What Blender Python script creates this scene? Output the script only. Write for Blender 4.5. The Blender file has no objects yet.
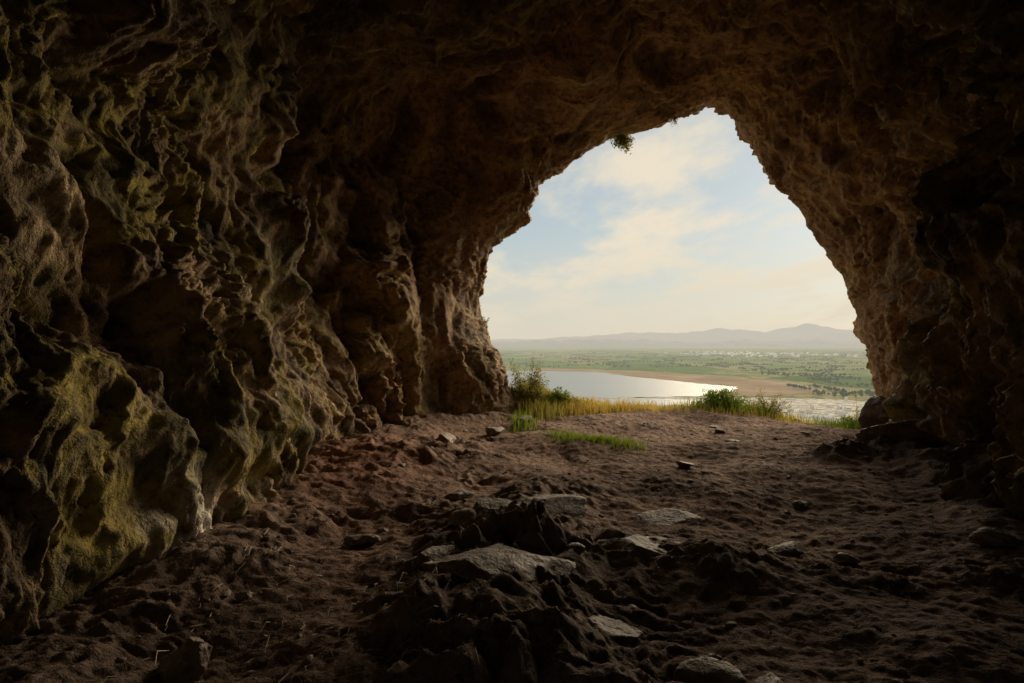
import bpy, math, random
import numpy as np
from mathutils import Vector, Matrix
random.seed(4); rng=np.random.default_rng(7)
scene=bpy.context.scene

# ------------------------------------------------------------ noise
_perm=rng.permutation(256); _perm=np.concatenate([_perm,_perm,_perm])
_g=rng.normal(size=(256,3)); _g/=np.linalg.norm(_g,axis=1)[:,None]
_g=_g.astype(np.float32)
def perlin(P):
    P=np.asarray(P,dtype=np.float32)
    i=np.floor(P).astype(np.int64); f=(P-i).astype(np.float32)
    i&=255
    w=f*f*f*(f*(f*6-15)+10)
    out=0
    for dx in (0,1):
        wx=w[:,0] if dx else 1-w[:,0]
        a=_perm[i[:,0]+dx]
        for dy in (0,1):
            wy=w[:,1] if dy else 1-w[:,1]
            b=_perm[a+((i[:,1]+dy)&255)]
            for dz in (0,1):
                wz=w[:,2] if dz else 1-w[:,2]
                g=_g[_perm[b+((i[:,2]+dz)&255)]&255]
                dot=g[:,0]*(f[:,0]-dx)+g[:,1]*(f[:,1]-dy)+g[:,2]*(f[:,2]-dz)
                out=out+wx*wy*wz*dot
    return out*1.5
def fbm(P,o=4,gain=.5):
    s=0;a=1
    for k in range(o):
        s=s+a*perlin(P*(2.03**k)+k*17.3); a*=gain
    return s
def ridged(P,o=4,gain=.5):
    s=0;a=1
    for k in range(o):
        s=s+a*(1-2*np.abs(perlin(P*(2.07**k)+k*11.7))); a*=gain
    return s/1.9
def billow(P,o=4,gain=.5):
    s=0;a=1
    for k in range(o):
        s=s+a*(2*np.abs(perlin(P*(2.07**k)+k*5.9))-.5); a*=gain
    return s/1.5
_cell=rng.random((4096,3)).astype(np.float32)
def worley(P):
    P=np.asarray(P,dtype=np.float32)
    i=np.floor(P).astype(np.int64); f=(P-i).astype(np.float32)
    F1=np.full(len(P),9.,np.float32);F2=F1.copy()
    for dx in (-1,0,1):
        for dy in (-1,0,1):
            for dz in (-1,0,1):
                h=((i[:,0]+dx)*73856093^(i[:,1]+dy)*19349663^(i[:,2]+dz)*83492791)&4095
                c=_cell[h]
                d=(c[:,0]+dx-f[:,0])**2+(c[:,1]+dy-f[:,1])**2+(c[:,2]+dz-f[:,2])**2
                F2=np.minimum(F2,np.maximum(F1,d)); F1=np.minimum(F1,d)
    return np.sqrt(F1),np.sqrt(F2)
def sstep(x,a,b):
    t=np.clip((x-a)/(b-a),0,1); return t*t*(3-2*t)

# ------------------------------------------------------------ helpers
def new_obj(name,verts,faces,mat=None,smooth=True):
    me=bpy.data.meshes.new(name)
    verts=np.asarray(verts,dtype=np.float32)
    if isinstance(faces,np.ndarray):
        n=faces.shape[1]
        me.vertices.add(len(verts)); me.vertices.foreach_set("co",verts.ravel())
        me.loops.add(faces.size); me.loops.foreach_set("vertex_index",faces.astype(np.int32).ravel())
        me.polygons.add(len(faces))
        me.polygons.foreach_set("loop_start",(np.arange(len(faces))*n).astype(np.int32))
        me.update(calc_edges=True)
    else:
        me.from_pydata([tuple(v) for v in verts],[],faces); me.update()
    if smooth: me.polygons.foreach_set("use_smooth",np.ones(len(me.polygons),dtype=bool))
    ob=bpy.data.objects.new(name,me); scene.collection.objects.link(ob)
    if mat: me.materials.append(mat)
    return ob
def grid_faces(n,m):
    a=np.arange(n*m).reshape(n,m)
    return np.stack([a[:-1,:-1],a[1:,:-1],a[1:,1:],a[:-1,1:]],-1).reshape(-1,4)
def add_col(ob,name,rgb):
    at=ob.data.attributes.new(name,'FLOAT_COLOR','POINT'); a=np.ones((len(rgb),4),np.float32); a[:,:3]=rgb
    at.data.foreach_set("color",a.ravel())
def cramp(f,stops):
    p=[s[0] for s in stops]; return np.stack([np.interp(f,p,[s[1][k] for s in stops]) for k in range(3)],-1)
def cmix(f,a,b):
    f=np.clip(f,0,1)[:,None]; return a*(1-f)+np.asarray(b)*f

class NT:
    def __init__(s,name):
        s.m=bpy.data.materials.new(name); s.m.use_nodes=True; s.t=s.m.node_tree; s.n=s.t.nodes; s.l=s.t.links
        s.b=s.n["Principled BSDF"]; s.out=s.n["Material Output"]; s.b.inputs["Specular IOR Level"].default_value=.2
        s.co=s.n.new("ShaderNodeTexCoord").outputs["Object"]
    def set(s,inp,v):
        if isinstance(v,bpy.types.NodeSocket): s.l.new(v,inp)
        else: inp.default_value=v
    def noise(s,scale,detail=3,rough=.6,vec=None,dist=0,stretch=None):
        n=s.n.new("ShaderNodeTexNoise"); n.inputs["Scale"].default_value=scale; n.inputs["Detail"].default_value=detail
        n.inputs["Roughness"].default_value=rough; n.inputs["Distortion"].default_value=dist
        v=vec or s.co
        if stretch:
            mp=s.n.new("ShaderNodeMapping"); mp.inputs["Scale"].default_value=stretch; s.l.new(v,mp.inputs[0]); v=mp.outputs[0]
        s.l.new(v,n.inputs["Vector"]); return n.outputs["Fac"]
    def vor(s,scale,feature='F1',out="Distance",vec=None,stretch=None):
        n=s.n.new("ShaderNodeTexVoronoi"); n.feature=feature; n.inputs["Scale"].default_value=scale
        v=vec or s.co
        if stretch:
            mp=s.n.new("ShaderNodeMapping"); mp.inputs["Scale"].default_value=stretch; s.l.new(v,mp.inputs[0]); v=mp.outputs[0]
        s.l.new(v,n.inputs["Vector"]); return n.outputs[out]
    def ramp(s,fac,stops):
        r=s.n.new("ShaderNodeValToRGB"); s.l.new(fac,r.inputs[0]); e=r.color_ramp.elements
        while len(e)<len(stops): e.new(.5)
        for k,(p,c) in enumerate(stops):
            e[k].position=p; e[k].color=(*c,1) if len(c)==3 else c
        return r.outputs[0]
    def mask(s,fac,a,b):
        r=s.n.new("ShaderNodeMapRange"); r.interpolation_type='SMOOTHSTEP'
        s.l.new(fac,r.inputs[0]); r.inputs[1].default_value=a; r.inputs[2].default_value=b; return r.outputs[0]
    def mix(s,f,a,b,mode='MIX'):
        m=s.n.new("ShaderNodeMix"); m.data_type='RGBA'; m.blend_type=mode
        s.set(m.inputs[0],f)
        for k,v in ((6,a),(7,b)):
            s.set(m.inputs[k],(*v,1) if isinstance(v,tuple) and len(v)==3 else v)
        return m.outputs[2]
    def math(s,op,a,b=0.):
        m=s.n.new("ShaderNodeMath"); m.operation=op; s.set(m.inputs[0],a); s.set(m.inputs[1],b); return m.outputs[0]
    def attr(s,name,out="Fac"):
        a=s.n.new("ShaderNodeAttribute"); a.attribute_name=name; return a.outputs[out]
    def bump(s,h,dist,strength=1.,prev=None):
        b=s.n.new("ShaderNodeBump"); b.inputs["Distance"].default_value=dist; b.inputs["Strength"].default_value=strength
        s.l.new(h,b.inputs["Height"])
        if prev: s.l.new(prev,b.inputs["Normal"])
        s.l.new(b.outputs[0],s.b.inputs["Normal"]); return b.outputs[0]
    def color(s,c): s.set(s.b.inputs["Base Color"],(*c,1) if isinstance(c,tuple) else c)
    def rough(s,r): s.set(s.b.inputs["Roughness"],r)
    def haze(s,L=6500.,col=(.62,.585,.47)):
        # aerial perspective painted in: glow mixed into the surface by distance
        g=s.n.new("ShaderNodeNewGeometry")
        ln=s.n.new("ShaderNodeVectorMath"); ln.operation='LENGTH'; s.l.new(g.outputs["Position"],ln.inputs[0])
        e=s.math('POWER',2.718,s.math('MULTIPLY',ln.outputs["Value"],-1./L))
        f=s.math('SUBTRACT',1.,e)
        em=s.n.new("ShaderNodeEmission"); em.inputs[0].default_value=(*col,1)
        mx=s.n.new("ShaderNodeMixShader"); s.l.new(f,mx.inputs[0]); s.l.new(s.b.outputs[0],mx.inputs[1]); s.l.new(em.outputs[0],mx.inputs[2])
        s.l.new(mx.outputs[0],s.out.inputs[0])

# ------------------------------------------------------------ materials
def rock_mat():
    m=NT("cave_limestone"); n2=m.noise(9,5,.72)
    c=m.attr("tone","Color")
    c=m.mix(m.mask(n2,.50,.64),c,m.mix(1.,c,(.42,.37,.33),'MULTIPLY'))
    c=m.mix(m.mask(n2,.46,.34),c,m.mix(1.,c,(1.5,1.42,1.3),'MULTIPLY'))
    m.color(c); m.rough(.75); m.bump(n2,.085,.95)
    return m.m
def floor_mat():
    m=NT("cave_soil"); n2=m.noise(12,5,.75)
    c=m.attr("tone","Color")
    c=m.mix(m.mask(n2,.5,.64),c,m.mix(1.,c,(.5,.45,.42),'MULTIPLY'))
    c=m.mix(m.mask(n2,.42,.34),c,m.mix(1.,c,(1.6,1.55,1.5),'MULTIPLY'))
    m.color(c); m.rough(.9); m.bump(n2,.07,.9)
    return m.m
def loose_rock_mat():
    m=NT("loose_limestone"); n2=m.noise(8,5,.72)
    c=m.ramp(n2,[(.3,(.34,.265,.21)),(.45,(.21,.155,.12)),(.6,(.12,.088,.068)),(.7,(.06,.045,.036))])
    m.color(c); m.rough(.65); m.b.inputs["Specular IOR Level"].default_value=.35; m.bump(n2,.06,.95); return m.m
def leaf_mat(name,a,b,rough=.6):
    m=NT(name); m.color(m.mix(m.mask(m.noise(6,2,.6),.35,.65),a,b)); m.rough(rough)
    tr=m.n.new("ShaderNodeBsdfTranslucent"); tr.inputs[0].default_value=(b[0]*1.4,b[1]*1.4,b[2]*.9,1)
    mx=m.n.new("ShaderNodeMixShader"); mx.inputs[0].default_value=.35
    m.l.new(m.b.outputs[0],mx.inputs[1]); m.l.new(tr.outputs[0],mx.inputs[2]); m.l.new(mx.outputs[0],m.out.inputs[0])
    return m.m
ROCK=rock_mat(); SOIL=floor_mat(); LOOSE=loose_rock_mat()
GREEN=leaf_mat("green_leaf",(.07,.12,.02),(.18,.24,.04)); DRY=leaf_mat("dry_grass",(.38,.29,.08),(.55,.42,.14))
OLIVE=leaf_mat("olive_leaf",(.12,.12,.03),(.28,.25,.07))
tw=NT("twig_wood"); tw.color((.22,.16,.11)); tw.rough(.8); TWIG=tw.m

# ------------------------------------------------------------ cave shell
S={}
MU=[0,1,2,2.5,3,3.4,4,4.5,5,5.6,6,6.5,6.8,7,7.2,7.6,8,9,9.6,10,10.5,11]
MX=[.55,-.10,-.52,-.66,-.55,-.36,.42,.72,1.25,1.9,2.35,3.45,4.2,4.68,5.0,5.42,6.05,7.05,7.5,7.78,8.05,8.5]
MZ=[-.6,.96,1.97,2.5,3.05,3.7,4.35,5.05,5.5,5.95,6.1,6.33,6.7,7.02,6.55,5.9,4.95,3.6,2.75,1.7,1.1,-1.6]
def sec(xs,zs): return (list(range(12)),xs,zs)
S[-3.5]=sec([-.4,-.5,-.5,-.5,-.4,-.1,.3,.7,.9,1.,1.,.9],[-.8,.6,1.2,1.8,2.2,2.4,2.5,2.4,2.2,1.8,1.2,-.8])  # unseen rear end left open, added to let in sky fill
S[-2]=sec([-2.2,-2.5,-2.8,-3.,-2.6,-1,1,2.8,3.9,4.2,4.1,3.9],[-.8,1,2,3.4,4.6,5.4,5.6,5.4,4.6,3.3,1.8,-.8])
S[1]=sec([-2.2,-2.4,-2.8,-3.2,-2.8,-1,1.2,3.1,4.2,4.5,4.3,4.1],[-.8,1,2,3.5,4.8,5.7,5.9,5.7,4.8,3.4,1.8,-.8])
S[3]=sec([-2.05,-2.3,-2.7,-3.2,-2.9,-1,1.2,3.2,4.3,4.6,4.35,4.15],[-.8,1,2.1,3.6,4.9,5.8,6.1,5.8,4.9,3.4,1.8,-.8])
S[5]=sec([-2.1,-2.4,-2.9,-3.4,-3.0,-1,1.3,3.4,4.5,4.7,4.45,4.2],[-.8,1,2.1,3.6,4.9,5.9,6.2,5.9,4.9,3.4,1.8,-.8])
S[7]=sec([-2.4,-2.65,-3.0,-3.5,-3.2,-1,1.8,4.3,5.5,5.6,5.1,4.9],[-.8,1,2.1,3.6,5.2,6.3,6.7,6.3,5.2,3.6,1.8,-.8])
S[9.5]=sec([-2.7,-2.9,-3.1,-3.6,-3.0,-.6,2.4,4.9,6.4,6.9,6.6,6.4],[-.8,1,2.1,3.6,5.4,6.8,7.2,6.9,5.5,3.7,1.8,-.9])
S[12]=sec([-1.5,-1.7,-1.8,-2.0,-1.4,.4,2.9,4.9,6.4,7.4,7.7,8.1],[-.8,1,2,3.4,5.0,6.4,7.0,7.15,5.8,3.8,1.8,-1.2])
S[14]=(MU,MX,MZ)
def flare(k,zk):
    xs=[];zs=[]
    for x,z in zip(MX,MZ):
        dx,dz=x-3.8,z-2.; r=math.hypot(dx,dz)
        xs.append(3.8+dx*(1+k/r)); zs.append(2.+dz*(1+zk/r) if dz>-1.5 else z-k*.8)
    return (MU,xs,zs)
S[14.9]=flare(1.2,1.0); S[15.5]=flare(4,3.5); S[16.5]=flare(14,12); S[16.0]=flare(9,7); S[17.0]=flare(40,35)
keys=sorted(S)
NU=780
U=np.linspace(0,11,NU)
SX=np.array([np.interp(U,S[k][0],S[k][1]) for k in keys]); SZ=np.array([np.interp(U,S[k][0],S[k][2]) for k in keys])
ker=np.hanning(45); ker/=ker.sum(); ker2=np.hanning(9); ker2/=ker2.sum()
def sm(a,k): 
    h=len(k)//2; return np.convolve(np.pad(a,h,'edge'),k,'valid')
for i,k in enumerate(keys):
    kk=ker2 if k>=13.5 else ker
    SX[i]=sm(SX[i],kk); SZ[i]=sm(SZ[i],kk)
Y=np.concatenate([np.linspace(-3.5,1.2,40)[:-1],np.exp(np.linspace(math.log(1.2),math.log(14.),780)),np.linspace(14.02,17,70)])
NY=len(Y)
ky=np.array(keys)
def herm(A):
    d=(A[1:]-A[:-1])/(ky[1:]-ky[:-1])[:,None]
    mslope=np.zeros_like(A); mslope[1:-1]=(d[1:]+d[:-1])/2; mslope[0]=d[0]; mslope[-1]=d[-1]
    mslope[1:-1]=np.where(np.sign(d[1:])*np.sign(d[:-1])>0,np.clip(mslope[1:-1],-3*np.minimum(abs(d[1:]),abs(d[:-1])),3*np.minimum(abs(d[1:]),abs(d[:-1]))),0)
    idx=np.clip(np.searchsorted(ky,Y,side='right')-1,0,len(ky)-2)
    h=(ky[idx+1]-ky[idx]); t=((Y-ky[idx])/h)[:,None]; h=h[:,None]
    return (2*t**3-3*t**2+1)*A[idx]+(t**3-2*t**2+t)*h*mslope[idx]+(-2*t**3+3*t**2)*A[idx+1]+(t**3-t**2)*h*mslope[idx+1]
GX=herm(SX);GZ=herm(SZ);GY=np.repeat(Y[:,None],NU,1)
P=np.stack([GX,GY,GZ],-1)
def normals(P):
    du=np.gradient(P,axis=1); dv=np.gradient(P,axis=0)
    n=np.cross(du,dv); n/=np.linalg.norm(n,axis=2)[...,None]+1e-9; return n
N=normals(P)
cen=np.array([1.5,7,2.5]); s=np.sign(((cen-P)*N).sum(-1)[300:700].mean()); N*=s
Pf=P.reshape(-1,3)
warp=np.stack([fbm(Pf*.7+3.1,3),fbm(Pf*.7+9.7,3),fbm(Pf*.7+21.3,3)],-1)
Pw=Pf+warp*.5
y=Pf[:,1]; uu=np.repeat(U[None,:],NY,0).ravel()
right=sstep(uu,6.6,7.8); left=1-sstep(uu,4.,5.5)
big=.5*fbm(Pf*.45+5.5,3)
bl1=billow(Pw*np.array([.55,.55,.32])+2,4,.42)
rough_m=.30+1.0*sstep(fbm(Pf*.6+33,3),-.25,.4)+.10*left
bl2=billow(Pw*np.array([1.9,1.9,1.2])+8,5,.55)
rid=ridged(Pw*np.array([1.3,1.3,.9])+2,5,.55)-.4
FP=np.stack([y*.80+warp[:,0]*.9+uu*.16,uu*.16+warp[:,1]*.4,np.full_like(y,4.)],-1)
fl=ridged(FP,3,.45)-.4
FP2=np.stack([y*2.3+warp[:,2]*1.6+uu*.3,uu*.38+warp[:,1]*.7,np.full_like(y,9.)],-1)
fl2=ridged(FP2,3,.5)-.4
strata=ridged(np.stack([Pf[:,0]*.5,y*.5,Pf[:,2]*2.0+warp[:,0]*1.4+y*.25],-1),3,.55)-.4
fine=fbm(Pw*6,4,.65)
pm=sstep(fbm(Pf*.55+40,2),.0,.4)
W1=worley(Pw*np.array([1.25,1.25,.95])+31)[0]
pits=-sstep(.5-W1,0,.42)*pm*.28
W2=worley(Pw*2.9+11)[0]; pits2=-np.clip(.34-W2,0,1)*np.clip(fbm(Pf*.9+60,2)*2.2,0,1)
env=.25+.75*(1-sstep(y,11.,13.7)); env=np.where(y>14.6,1.2,env)
jag=(1-sstep(uu,5.,6.5))*sstep(y,12.5,13.8)*.10*ridged(Pw*np.array([1.6,1.6,1.6])+77,3,.5)
d=env*(.95*big+.46*bl1+1.*pits)+.35*pits2+(.13*bl2+.11*rid)*(.4+.6*env)*rough_m+(.08+.50*right+.06*left)*fl*env+(.03+.15*right+.05*left)*fl2*(.25+.75*env)+.06*strata*env*rough_m+.036*fine*rough_m+jag
d+=.014*ridged(Pf*11,3)-.10*sstep(y,12.5,13.8)
def blob(c,r,a): 
    q=(Pf-np.array(c))/np.array(r); return a*np.exp(-(q**2).sum(1))
d+=blob((4.6,6.2,2.4),(1.2,.75,2.2),.5)
d+=blob((-1.6,11.2,5.),(1.5,1.5,1.3),-1.)
d+=blob((-3.4,8.4,3.8),(1.5,.35,2.2),.6)
d+=blob((7.6,12.2,.7),(.8,.8,.5),.25)
Pd=Pf+N.reshape(-1,3)*d[:,None]
WF=grid_faces(NY,NU)
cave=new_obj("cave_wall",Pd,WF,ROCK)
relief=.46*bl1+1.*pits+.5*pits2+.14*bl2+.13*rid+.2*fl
t1=fbm(Pw*.9+12,5,.6)*.5+.5; t2=fbm(Pw*3+5,4,.6); t3=fbm(Pf*np.array([2.2,2.2,.6])+50,4,.6)
c=cramp(t1,[(.15,(.095,.062,.035)),(.42,(.20,.133,.068)),(.6,(.34,.23,.115)),(.85,(.50,.37,.205))])
c=cmix(sstep(t3,.1,.5)*.45,c,(.44,.355,.235))
c=cmix(sstep(t2,.0,.5)*.55,c,(.10,.066,.038))
c=cmix(sstep(y,8.5,12.)*.55,c,(.48,.30,.18))  # orange rock near the mouth, also lightened to stand in for light
moss=sstep(fbm(Pw*.8+70,5,.65),-.12,.22)*sstep(Pf[:,0],2.,-1.2)*(1-.5*sstep(y,9,12))+.8*sstep(fbm(Pw*.9+90,4,.6),.0,.4)*right*(1-sstep(y,8,11))
c=cmix(moss*.75,c,cmix(sstep(t2,-.4,.4),np.tile([[.10,.09,.018]],(len(y),1)),(.38,.31,.06)))
c=cmix(sstep(relief,.05,-.35)*.7,c,(.05,.036,.025))  # crevice shade painted into pits and creases, together with dirt
# darker tone over the ceiling, fading towards the mouth
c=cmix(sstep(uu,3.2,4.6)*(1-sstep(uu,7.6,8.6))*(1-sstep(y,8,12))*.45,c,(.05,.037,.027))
cal=np.clip(blob((-2.15,4.5,.15),(.7,.32,.38),2.2)*(.6+fbm(Pf*5,4,.6)),0,.95)+np.clip(blob((-2.9,6.2,2.2),(1,.6,.35),1.)*fbm(Pf*4+3,4,.6),0,.7)
c=cmix(cal,c,(.70,.65,.55))
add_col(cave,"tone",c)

# faded chalk letters on the right wall
from mathutils.bvhtree import BVHTree
Pg=Pd.reshape(NY,NU,3); yi=np.where((Y>5.5)&(Y<9))[0]; ui=np.where(U>8)[0]
sub=Pg[yi[0]:yi[-1],ui[0]:,:]; bv=BVHTree.FromPolygons([tuple(map(float,v)) for v in sub.reshape(-1,3)],grid_faces(sub.shape[0],sub.shape[1]).tolist())
L={'Y':[[(0,1),(.4,.5),(.8,1)],[(.4,.5),(.4,0)]],'O':[[(.4,0),(.05,.3),(.05,.7),(.4,1),(.75,.7),(.75,.3),(.4,0)]],'U':[[(0,1),(.05,.25),(.4,0),(.75,.25),(.8,1)]]}
V=[];F=[]
for li,ch in enumerate("YOU"):
    for st in L[ch]:
        for (a0,b0),(a1,b1) in zip(st[:-1],st[1:]):
            prev=None
            for k in range(7):
                a=a0+(a1-a0)*k/6;b=b0+(b1-b0)*k/6
                h=bv.ray_cast(Vector((2,7.15-(li*1.15+a)*.15,.98+b*.12)),Vector((1,0,0)))[0]
                if h is None: prev=None; continue
                h=h-Vector((.006,0,0)); q=[h+Vector((0,.006,-.006)),h+Vector((0,-.006,-.006)),h+Vector((0,0,.009))]
                i0=len(V); V+=[tuple(v) for v in q]
                if prev is not None:
                    for e in range(3): F.append((prev+e,prev+(e+1)%3,i0+(e+1)%3,i0+e))
                prev=i0
if V:
    ch=NT("chalk"); ch.color((.6,.57,.5)); new_obj("wall_graffiti",V,F,ch.m,False)

# ------------------------------------------------------------ floor + hillside
fy=np.concatenate([np.linspace(-8,1.4,40)[:-1],np.exp(np.linspace(math.log(1.4),math.log(18.),660)),18+np.cumsum(np.geomspace(.06,12,90))])
fxc=np.linspace(-3.6,9.5,660)
ext=np.cumsum(np.geomspace(.05,14,60))
fx=np.concatenate([(-3.6-ext)[::-1],fxc,9.5+ext])
X,Yg=np.meshgrid(fx,fy); xf=X.ravel(); yf=Yg.ravel()
def floor_h(xf,yf,detail=True):
    bl=np.interp(yf,[-5,1,3,4.5,6.3,9.2,11.8,13.5,15],[-2,-2.2,-2.05,-2.1,-2.3,-2.7,-1.6,.3,.3])
    br=np.interp(yf,[-5,1,3,5,7,9.5,12,14],[4,4.1,4.1,4.2,4.9,6.3,7.9,8.3])
    Q=np.stack([xf,yf,np.zeros_like(xf)],-1)
    h=.12*fbm(Q*.6,3)
    near=(1-sstep(yf,14.,18.))
    Qw=Q+.25*np.stack([fbm(Q*1.5,2),fbm(Q*1.5+7,2),0*xf],-1)
    lay=ridged(Qw*np.array([2.2,1.5,1.]),5,.55)
    tl=np.exp(-(np.clip(xf-bl,0,9)/.5)**2)*near*(1-sstep(yf,12.3,13.5)*.7); tr=np.exp(-(np.clip(br-xf,0,9)/.45)**2)*(1-sstep(yf,9.5,11.5))
    h+= .12*tl*(1+.8*fbm(Q*1.3+4,3))*(.5+.5*sstep(yf,4,6)) + .18*tr*(1+.6*fbm(Q*1.3+8,3))
    h+= .28*np.exp(-(((xf+1.7)/.8)**2+((yf-7.8)/1.6)**2))*(.7+.5*lay)
    def ridge(x0,y0,x1,y1,w,a):
        dx,dy=x1-x0,y1-y0; t=np.clip(((xf-x0)*dx+(yf-y0)*dy)/(dx*dx+dy*dy),0,1)
        dd=np.hypot(xf-x0-t*dx,yf-y0-t*dy); return a*np.exp(-(dd/w)**2)
    rk=ridge(.25,6.1,.1,4.6,.45,.18)+ridge(.1,4.5,.1,3.0,.5,.26)+ridge(.95,4.8,1.4,4.2,.35,.15)+ridge(-.5,4.3,-.4,2.8,.35,.15)
    rk+=ridge(4.4,8.2,5.8,8.6,.45,.3)
    slab=billow(Qw*np.array([2.4,1.3,1.])+4,4,.45)
    F1,F2=worley(Qw*2.2)
    h+=rk*(.35+.55*lay+.6*slab+.5*(F1-.3))
    rocky=np.clip(sstep(fbm(Q*.8+2,2),-.1,.35),0,1)*(1-.75*sstep(xf,.3,1.5)*sstep(yf,3.5,6))
    rocky=np.maximum(rocky,np.clip(tl+tr,0,1)*.6)
    h+=.075*(ridged(Qw*2.2+3,5,.6)-.3)*(.2+rocky)*near
    h+=.018*fbm(Q*7,4,.65)
    rock=np.clip(rk*5+rocky*.7*sstep(lay,.2,.7)+tl*.5+tr*.6,0,1)
    lip=15.2-2.2*sstep(xf,5.2,7.2)
    o=np.clip(yf-lip,0,None)
    h-= np.minimum(o*.28,1)+ .62*np.clip(o-2.2,0,None)
    h-= .25*sstep(xf,5.,7.5)*sstep(yf,10,12.5)
    h+=.42*np.exp(-(((xf-.3)/.8)**2+((yf-15.2)/1.1)**2))+.10*np.exp(-(((xf-4.2)/1.5)**2+((yf-14.2)/.9)**2))
    h=np.where(yf>18,h+.35*fbm(Q*.12,3),h)
    return np.maximum(h,-83),rock
hf,rk=floor_h(xf,yf)
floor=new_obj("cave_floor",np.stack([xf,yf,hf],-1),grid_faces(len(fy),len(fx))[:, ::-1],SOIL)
Q=np.stack([xf,yf,hf],-1)
f1=fbm(Q*1.1+3,5,.6)*.5+.5; f2=fbm(Q*4+6,4,.6)
c=cramp(f1,[(.2,(.15,.085,.058)),(.5,(.26,.158,.112)),(.8,(.38,.25,.185))])
c=cmix(sstep(f2,.1,.5)*.45,c,(.11,.07,.055))
c=cmix(rk*.65,c,cramp(f2,[(-.5,(.09,.07,.055)),(.5,(.27,.205,.16))]))
c=cmix(np.exp(-(((xf+1.9)/.9)**2+((yf-7.4)/1.6)**2))*.6,c,(.26,.10,.06))
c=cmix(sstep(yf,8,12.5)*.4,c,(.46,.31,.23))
c=cmix((1-sstep(yf,3.,5.5))*.45,c,(.07,.05,.04))  # near floor painted darker, standing in for light falloff
g=sstep(yf,14.4,17.)*sstep(f2,-.4,.1)
c=cmix(g,c,cramp(f1,[(.3,(.12,.13,.035)),(.7,(.32,.24,.08))]))
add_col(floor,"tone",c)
def hz(x,y): 
    return float(floor_h(np.array([float(x)]),np.array([float(y)]))[0][0])

# ------------------------------------------------------------ plain, lake etc
PZ=-80.
def plain_mat():
    m=NT("farmland")
    cell=m.vor(.0042,out="Color",stretch=(1.,.55,1)); sp=m.n.new("ShaderNodeSeparateColor"); m.l.new(cell,sp.inputs[0])
    c=m.ramp(sp.outputs[0],[(0.,(.07,.12,.025)),(.3,(.12,.20,.045)),(.55,(.18,.26,.07)),(.78,(.26,.28,.10)),(1.,(.34,.27,.15))])
    c=m.mix(m.math('MULTIPLY',m.mask(m.noise(.01,4,.6),.45,.6),.6),c,(.07,.12,.035))
    c=m.mix(m.math('MULTIPLY',m.mask(m.noise(.06,4,.6,stretch=(1,.5,1)),.5,.6),.6),c,(.035,.06,.02))
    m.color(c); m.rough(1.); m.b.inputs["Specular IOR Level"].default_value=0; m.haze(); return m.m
bpy.ops.mesh.primitive_grid_add(x_subdivisions=60,y_subdivisions=60,size=90000,location=(0,30000,PZ))
pl=bpy.context.object; pl.name="plain"; pl.data.materials.append(plain_mat())
def flat(name,pts,z,mat,jit=0.,seed=0):
    r=random.Random(seed); out=[]
    n=len(pts)
    for i in range(n):
        a=Vector(pts[i]);b=Vector(pts[(i+1)%n])
        for k in range(8):
            p=a.lerp(b,k/8); out.append((p.x+r.uniform(-jit,jit),p.y+r.uniform(-jit,jit)*1.6,z))
    me=bpy.data.meshes.new(name); me.from_pydata(out,[],[tuple(range(len(out)))]); 
    ob=bpy.data.objects.new(name,me); scene.collection.objects.link(ob); me.materials.append(mat); return ob
mud=NT("mudflat_soil"); mud.color(mud.ramp(mud.noise(.012,4,.6,stretch=(1,.6,1)),[(.3,(.24,.17,.10)),(.55,(.36,.25,.16)),(.75,(.46,.37,.26))])); mud.rough(1.); mud.b.inputs["Specular IOR Level"].default_value=0; mud.haze()
flat("mudflat",[(60,1900),(142,1880),(354,1731),(492,1480),(560,1230),(520,1032),(380,930),(200,900),(100,1300)],PZ+.3,mud.m,6,1)
salt=NT("salt_flat_ground"); 
sc=salt.ramp(salt.noise(.05,5,.7),[(.35,(.24,.21,.16)),(.5,(.5,.45,.38)),(.65,(.7,.64,.56))]); sc=salt.mix(salt.mask(salt.noise(.12,4,.7),.50,.58),sc,(.12,.12,.08)); salt.color(sc); salt.rough(1.); salt.haze()
flat("salt_flat",[(-60,880),(150,905),(300,915),(440,880),(520,800),(520,450),(200,400),(-60,450)],PZ+.6,salt.m,5,2)
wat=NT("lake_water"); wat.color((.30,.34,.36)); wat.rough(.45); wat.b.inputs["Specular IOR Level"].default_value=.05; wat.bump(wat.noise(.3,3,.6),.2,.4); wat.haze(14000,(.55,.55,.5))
flat("lake",[(-80,1731),(50,1740),(228,1640),(286,1400),(361,1202),(400,1110),(361,1020),(271,925),(153,900),(65,860),(-16,840),(-80,840)],PZ+.9,wat.m,5,3)
flat("pond",[(118,868),(200,880),(262,862),(250,800),(190,770),(120,790)],PZ+1.2,wat.m,3,4)
# low white sheds on the salt works
def sheds(name,n,cx,cy,sx,sy,seed,big_=1.,hz_=True):
    r=random.Random(seed);V=[];F=[];o=0
    for i in range(n):
        x=r.gauss(cx,sx)if sx>0 else cx; D=r.gauss(cy,sy); w=r.uniform(3,7)*big_;l=r.uniform(3,6)*big_;h=r.uniform(2.5,5)*big_**.6;rf=1.4*big_**.5
        vs=[(-w,-l,0),(w,-l,0),(w,l,0),(-w,l,0),(-w,-l,h),(w,-l,h),(w,l,h),(-w,l,h),(-w,0,h+rf),(w,0,h+rf)]
        V+=[(x+a*.6,D+b*.6,PZ+.5+c) for a,b,c in vs]
        F+=[tuple(o+k for k in f) for f in [(0,1,5,4),(1,2,6,9,5),(2,3,7,6),(3,0,4,8,7),(4,5,9,8),(6,7,8,9)]]; o+=10
    return new_obj(name,V,F,WHITE,False)
wm=NT("whitewash"); wm.color((.75,.70,.62)); wm.haze(); WHITE=wm.m
sheds("village_houses",150,1480,4000,240,350,3,1.9)
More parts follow.
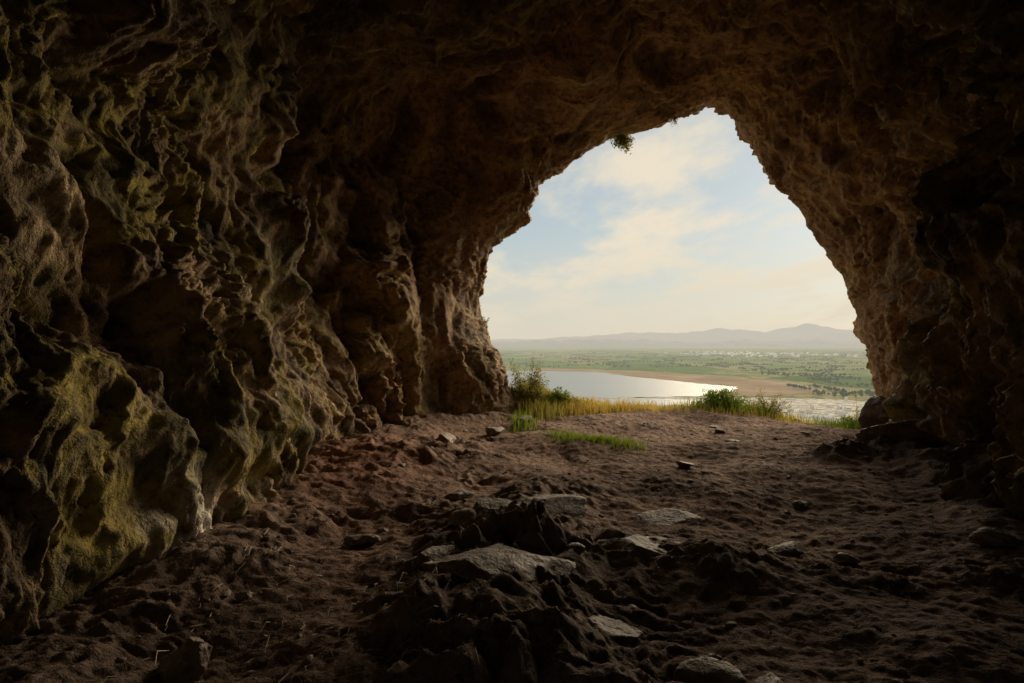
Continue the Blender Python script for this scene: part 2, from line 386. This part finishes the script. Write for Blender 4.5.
sheds("salt_works_sheds",46,345,690,38,55,6,.8)
def mountains(name,D,prof,seed,L):
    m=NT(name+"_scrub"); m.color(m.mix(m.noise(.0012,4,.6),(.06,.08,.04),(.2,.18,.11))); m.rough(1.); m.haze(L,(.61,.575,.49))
    n=260;k=24
    xs=np.linspace(-D*.9,D*1.3,n); V=[]
    for j in range(k):
        t=j/(k-1); 
        q=np.stack([xs/D*9,np.full(n,t*2.+seed),np.zeros(n)],-1)
        prf=np.interp(xs/D,[p[0] for p in prof],[p[1] for p in prof])*D
        hgt=(prf)*(math.sin(t*math.pi)**.9)*(1+.35*fbm(q*2.,5)) + 40*fbm(q*5,3)*math.sin(t*math.pi)
        V.append(np.stack([xs,np.full(n,D+(t-.5)*D*.35),PZ-5+np.maximum(hgt,0)],-1))
    V=np.concatenate(V); new_obj(name,V,grid_faces(k,n)[:, ::-1],m.m)
mountains("mountain_range",19000,[(-.9,.010),(-.1,.006),(.05,.009),(.15,.015),(.25,.017),(.35,.020),(.42,.018),(.47,.026),(.51,.020),(.6,.018),(.8,.024),(1.3,.01)],3.3,8500)
mountains("foothills",9000,[(-.9,.012),(-.05,.006),(.1,.012),(.3,.007),(.4,.010),(.55,.010),(.8,.014),(1.3,.01)],8.1,6200)

def tree_mass(name,n,seed):
    r=np.random.default_rng(seed); V=[];F=[];o=0
    ico_v=np.array([(0,0,1),(.9,0,.2),(.28,.85,.3),(-.72,.53,.2),(-.72,-.53,.25),(.28,-.85,.2),(0,0,-.4)])
    Fb=np.array([(0,1,2),(0,2,3),(0,3,4),(0,4,5),(0,5,1),(6,2,1),(6,3,2),(6,4,3),(6,5,4),(6,1,5)])
    cnt=0
    while cnt<n:
        D=1000*math.exp(r.uniform(-.1,1.7)); px=r.uniform(-60,430)/626*D
        if D<1950 and -200<px<610 and not (px>.47*D): continue
        m_=r.integers(3,14); ang=r.choice([0.1,1.5,.7])
        for k in range(m_):
            s=r.uniform(2.2,5); c=np.array([px+math.cos(ang)*k*9+r.normal()*3,D+math.sin(ang)*k*9+r.normal()*3,PZ+s*.6])
            V.append(ico_v*s*r.uniform(.8,1.2,(7,3))+c); F.append(Fb+o); o+=7; cnt+=1
    m=NT(name+"_leaves"); m.color((.035,.06,.018)); m.rough(1.); m.b.inputs["Specular IOR Level"].default_value=0; m.haze()
    new_obj(name,np.concatenate(V),np.concatenate(F),m.m)
tree_mass("distant_trees",3600,5)

# ------------------------------------------------------------ loose rocks
def rock_geo(seed,sub=5,ncut=14,nz_=1.):
    import bmesh
    r=np.random.default_rng(seed)
    bm=bmesh.new(); bmesh.ops.create_icosphere(bm,subdivisions=sub,radius=1)
    V=np.array([v.co[:] for v in bm.verts]); F=np.array([[v.index for v in f.verts] for f in bm.faces]); bm.free()
    for k in range(ncut):
        n=r.normal(size=3); n/=np.linalg.norm(n); dd=r.uniform(.4,.8)
        e=np.clip(V@n-dd,0,None); V=V-e[:,None]*n*.97
    V=V*(1+nz_*(.13*fbm(V*1.6+seed,5,.55)+.09*ridged(V*2.2+seed,5,.5)))[:,None]
    return V,F
def rock(name,x,y,sx,sy,sz,seed,sink=.35,rot=None,sub=5,tilt=0.):
    V,F=rock_geo(seed,sub,18 if sub>5 else 14); r=random.Random(seed); a=r.uniform(0,6.28) if rot is None else rot
    V=V*np.array([sx,sy,sz]); ct,st_=math.cos(tilt),math.sin(tilt)
    V=np.stack([V[:,0],V[:,1]*ct-V[:,2]*st_,V[:,1]*st_+V[:,2]*ct],-1)
    ca,sa=math.cos(a),math.sin(a)
    V=np.stack([V[:,0]*ca-V[:,1]*sa,V[:,0]*sa+V[:,1]*ca,V[:,2]],-1)+np.array([x,y,hz(x,y)+sz*(1-2*sink)])
    return new_obj(name,V,F,LOOSE)
rock("rock_outcrop",.25,5.5,.55,.5,.17,11,.62,.2,6,.3)
rock("rock_outcrop",-.15,5.0,.38,.3,.16,24,.6,-.3,6,.3)
rock("rock_outcrop",.0,3.9,.6,.55,.22,12,.55,.5,6,.25)
rock("rock_outcrop",1.0,4.6,.5,.4,.15,13,.7,.3,6,.2)
rock("rock_outcrop",-.55,4.2,.35,.3,.16,19,.6,.8,6,.25)
rock("rock_outcrop",.5,3.4,.35,.35,.16,23,.6,.4,6,.2)
rock("rock_outcrop",1.4,5.7,.5,.3,.12,28,.65,.1,6,.2)
rock("boulder",7.0,11.6,.55,.6,.62,14,.25)
rock("boulder",5.4,8.4,.9,.55,.3,15,.35,.1,6)
rock("boulder",-1.6,3.05,.17,.13,.15,16,.3)
for i,(x,y,s_) in enumerate([(2.05,4.65,.12),(2.35,4.45,.11),(.95,2.95,.15),(1.15,2.75,.12),(-1.2,4.9,.12),(-.5,6.2,.15),(3.6,4.6,.16),(-1.0,9.5,.22),(-.3,10.6,.2),(.2,11.8,.2),(2.9,6.3,.09),(2.1,7.6,.1)]):
    rock("stone",x,y,s_*1.3,s_,s_*.6,30+i,.35,sub=4)
r=np.random.default_rng(3);Vs=[];Fs=[];o=0
protos=[rock_geo(60+k,2,8) for k in range(8)]
for i in range(1800):
    yy=math.exp(r.uniform(math.log(2.2),math.log(12))); xx=r.uniform(-2,min(4+.3*yy,6.5))
    if perlin(np.array([[xx*.9,yy*.9,3.3]]))[0]<r.uniform(-.2,.5): continue
    V,F=protos[r.integers(8)]; s_=.007*math.exp(r.exponential(.5))*(1+.04*yy)
    V=V*np.array([s_*r.uniform(1,1.6),s_,s_*.6]); a=r.uniform(0,6.28); ca,sa=math.cos(a),math.sin(a)
    V=np.stack([V[:,0]*ca-V[:,1]*sa,V[:,0]*sa+V[:,1]*ca,V[:,2]],-1)
    Vs.append((V,xx,yy,s_)); Fs.append(F+o); o+=len(V)
hs=floor_h(np.array([v[1] for v in Vs]),np.array([v[2] for v in Vs]))[0]
new_obj("pebbles",np.concatenate([v[0]+np.array([v[1],v[2],h+.1*v[3]]) for v,h in zip(Vs,hs)]),np.concatenate(Fs),LOOSE)

# ------------------------------------------------------------ plants
def blades(name,pts,hmin,hmax,w,mat,seed,lean=.45):
    r=np.random.default_rng(seed); pts=np.asarray(pts); n=len(pts)
    z=floor_h(pts[:,0],pts[:,1])[0]-.02
    a=r.uniform(0,6.28,n); h=r.uniform(hmin,hmax,n); ln=r.uniform(.1,lean,n)*h
    dx,dy=np.cos(a),np.sin(a); b=a+1.57+r.normal(0,.5,n); wx,wy=np.cos(b)*w*.5,np.sin(b)*w*.5
    V=np.zeros((n,5,3)); 
    for k,(t,ww) in enumerate([(0,1),(0,-1),(.55,.8),(.55,-.8),(1,0)]):
        V[:,k,0]=pts[:,0]+dx*ln*t*t+wx*ww; V[:,k,1]=pts[:,1]+dy*ln*t*t+wy*ww; V[:,k,2]=z+h*t
    base=np.arange(n)[:,None]*5
    F=np.concatenate([base+np.array([[0,1,3]]),base+np.array([[0,3,2]]),base+np.array([[2,3,4]])])
    return new_obj(name,V.reshape(-1,3),F,mat,False)
def cloud(cx,cy,rx,ry,n,seed):
    r=np.random.default_rng(seed); return np.stack([cx+r.normal(0,rx,n),cy+r.normal(0,ry,n)],-1)
blades("grass_patch",np.concatenate([cloud(1.3,9.7,.28,.14,1200,1),cloud(.85,10.1,.15,.15,300,12),cloud(1.7,9.4,.15,.15,250,13)]),.04,.17,.012,GREEN,1)
blades("grass_patch",np.concatenate([cloud(.9,14.7,.35,.5,1700,2),cloud(.6,14.0,.25,.5,1400,9)]),.12,.34,.014,OLIVE,2)
blades("dry_grass",np.concatenate([cloud(1.35,14.6,.4,.4,3200,3),cloud(2.1,14.4,.6,.3,1100,4)]),.1,.3,.012,DRY,3)
blades("dry_grass",np.concatenate([cloud(3.4,14.3,1.4,.35,1500,5),cloud(5.4,13.9,.9,.35,1900,6)]),.05,.18,.01,DRY,4)
blades("grass_patch",np.concatenate([cloud(6.9,12.6,.35,.4,1400,7),cloud(.2,11.9,.12,.5,250,8),cloud(4.9,14.,.6,.3,1000,11)]),.08,.3,.014,GREEN,5)
def bush(name,x,y,z,rx,ry,rz,nst,nlf,mat,seed,ls=.03,down=False):
    r=np.random.default_rng(seed); V=[];F=[];M=[];o=0
    tips=[]
    for i in range(nst):
        d=r.normal(size=3)*np.array([1,1,.5]); d[2]=abs(d[2])+.5; d/=np.linalg.norm(d)
        tip=d*np.array([rx,ry,rz])*r.uniform(.6,1.15); 
        if down: tip[2]*=-1
        tips.append(tip); mid=tip*.5+r.normal(0,.05,3)*rx
        pr=None
        for p,w in ((np.zeros(3),.012),(mid,.007),(tip,.003)):
            ring=[p+np.array([w,0,0]),p+np.array([-w*.5,w*.87,0]),p+np.array([-w*.5,-w*.87,0])]
            V+=ring
            if pr is not None:
                for k in range(3): F.append((pr+k,pr+(k+1)%3,o+(k+1)%3,o+k)); M.append(1)
            pr=o;o+=3
    tips=np.array(tips)
    for i in range(nlf):
        t=tips[r.integers(nst)]*r.uniform(.35,1.05)+r.normal(0,.10,3)*np.array([rx,ry,rz])
        a=r.normal(size=3);a/=np.linalg.norm(a);b=np.cross(a,r.normal(size=3));b/=np.linalg.norm(b)
        s_=ls*r.uniform(.5,1.3)
        V+=[t-a*s_,t+b*s_*.35,t+a*s_,t-b*s_*.35]; F.append((o,o+1,o+2,o+3)); M.append(0); o+=4
    ob=new_obj(name,np.array(V)+np.array([x,y,z]),F,mat,False); ob.data.materials.append(TWIG)
    ob.data.polygons.foreach_set("material_index",M); return ob
def gb(name,x,y,rx,rz,nlf,mat,seed,ls=.03): bush(name,x,y,hz(x,y)-.03,rx,rx*.8,rz,28,nlf,mat,seed,ls)
gb("shrub",.95,14.5,.5,.38,2600,GREEN,1,.035)
gb("shrub",.35,14.2,.5,.95,3200,OLIVE,2,.032)
gb("shrub",1.5,14.7,.4,.3,1600,OLIVE,12,.03)
gb("shrub",4.75,14.2,.65,.48,3200,GREEN,3,.035)
gb("shrub",5.75,14.0,.5,.6,2200,OLIVE,4,.025)
gb("shrub",7.0,12.7,.45,.36,1900,GREEN,5,.03)
gb("shrub",8.1,14.6,.45,.9,1700,OLIVE,6,.03)
bush("hanging_shrub",2.45,13.8,6.15,.28,.25,.42,24,1400,OLIVE,8,.03,True)
bush("hanging_shrub",3.6,13.9,6.6,.12,.12,.25,10,160,OLIVE,9,.02,True)
bush("cliff_plant",-.62,14.,2.0,.14,.14,.2,10,220,GREEN,10,.02)
r=np.random.default_rng(8);V=[];F=[];o=0
tw_x=[];
for i in range(520):
    yy=r.uniform(2.4,4.6) if i<400 else r.uniform(3,8); xx=r.uniform(-1.9,-.2) if i<400 else r.uniform(0,4)
    tw_x.append((xx,yy))
th=floor_h(np.array([t[0] for t in tw_x]),np.array([t[1] for t in tw_x]))[0]
for (xx,yy),h in zip(tw_x,th):
    a=r.uniform(0,6.28); L_=r.uniform(.04,.16); w=r.uniform(.001,.0022); dz=r.uniform(-.02,.02)
    dx,dy=math.cos(a)*L_,math.sin(a)*L_; k=r.normal(0,.02,2)
    pts=[np.array([xx,yy,h+.012]),np.array([xx+dx/2+k[0],yy+dy/2+k[1],h+.03+dz]),np.array([xx+dx,yy+dy,h+.015])]
    for j,p in enumerate(pts):
        V+=[p+np.array([-dy,dx,0])/L_*w,p-np.array([-dy,dx,0])/L_*w,p+np.array([0,0,w*1.6])]
        if j:
            for q in range(3): F.append((o-3+q,o-3+(q+1)%3,o+(q+1)%3,o+q))
        o+=3
st=NT("straw"); st.color((.32,.24,.15)); new_obj("dry_twigs",V,F,st.m,False)

# ------------------------------------------------------------ sky and sun
AZ=math.radians(35); EL=math.radians(18)
w=bpy.data.worlds.new("World"); scene.world=w; w.use_nodes=True; t=w.node_tree; n=t.nodes; l=t.links
bg=n["Background"]; sky=n.new("ShaderNodeTexSky"); sky.sky_type='NISHITA'; sky.sun_disc=False
sky.sun_elevation=EL; sky.sun_rotation=AZ; sky.altitude=80; sky.dust_density=.4; sky.air_density=1.; sky.ozone_density=1.2
tc=n.new("ShaderNodeTexCoord"); sep=n.new("ShaderNodeSeparateXYZ"); l.new(tc.outputs["Generated"],sep.inputs[0])
def M(op,a,b=0.):
    m=n.new("ShaderNodeMath"); m.operation=op
    for k,v in enumerate((a,b)):
        if isinstance(v,bpy.types.NodeSocket): l.new(v,m.inputs[k])
        else: m.inputs[k].default_value=v
    return m.outputs[0]
zz=M('ADD',M('MAXIMUM',sep.outputs[2],0.),.16)
cb=n.new("ShaderNodeCombineXYZ"); l.new(M('DIVIDE',sep.outputs[0],zz),cb.inputs[0]); l.new(M('DIVIDE',sep.outputs[1],zz),cb.inputs[1])
mp=n.new("ShaderNodeMapping"); mp.inputs["Rotation"].default_value=(0,0,.5); mp.inputs["Scale"].default_value=(1.,.6,1); mp.inputs["Location"].default_value=(2.1,.3,0); l.new(cb.outputs[0],mp.inputs[0])
nz=n.new("ShaderNodeTexNoise"); nz.inputs["Scale"].default_value=1.9; nz.inputs["Detail"].default_value=7; nz.inputs["Roughness"].default_value=.58; l.new(mp.outputs[0],nz.inputs["Vector"])
mr=n.new("ShaderNodeMapRange"); mr.interpolation_type='SMOOTHSTEP'; l.new(nz.outputs["Fac"],mr.inputs[0]); mr.inputs[1].default_value=.42; mr.inputs[2].default_value=.64
pale=n.new("ShaderNodeMix"); pale.data_type='RGBA'; pale.inputs[0].default_value=.7; l.new(sky.outputs[0],pale.inputs[6]); pale.inputs[7].default_value=(4.9,5.5,5.5,1)
mix=n.new("ShaderNodeMix"); mix.data_type='RGBA'; l.new(M('MULTIPLY',mr.outputs[0],.85),mix.inputs[0]); l.new(pale.outputs[2],mix.inputs[6]); mix.inputs[7].default_value=(9.0,7.8,5.9,1)
hzr=n.new("ShaderNodeMapRange"); hzr.interpolation_type='SMOOTHSTEP'; l.new(sep.outputs[2],hzr.inputs[0]); hzr.inputs[1].default_value=.20; hzr.inputs[2].default_value=-.02
mix2=n.new("ShaderNodeMix"); mix2.data_type='RGBA'; l.new(M('MULTIPLY',hzr.outputs[0],.85),mix2.inputs[0]); l.new(mix.outputs[2],mix2.inputs[6]); mix2.inputs[7].default_value=(7.1,6.5,5.3,1)
l.new(mix2.outputs[2],bg.inputs[0]); bg.inputs[1].default_value=.1
sd=bpy.data.lights.new("sun","SUN"); sd.energy=5; sd.angle=math.radians(42); sd.color=(1,.80,.54)
so=bpy.data.objects.new("sun",sd); scene.collection.objects.link(so)
dirv=Vector((math.sin(AZ)*math.cos(EL),math.cos(AZ)*math.cos(EL),math.sin(EL)))
so.rotation_euler=dirv.to_track_quat('Z','Y').to_euler()

cd=bpy.data.cameras.new("camera"); cd.lens=22; cd.sensor_width=36; cd.clip_start=.05; cd.clip_end=120000
co=bpy.data.objects.new("camera",cd); scene.collection.objects.link(co); co.location=(0,0,1.6); co.rotation_euler=(math.pi/2,0,0)
scene.camera=co
scene.view_settings.view_transform='Standard'; scene.view_settings.look='None'; scene.view_settings.exposure=0
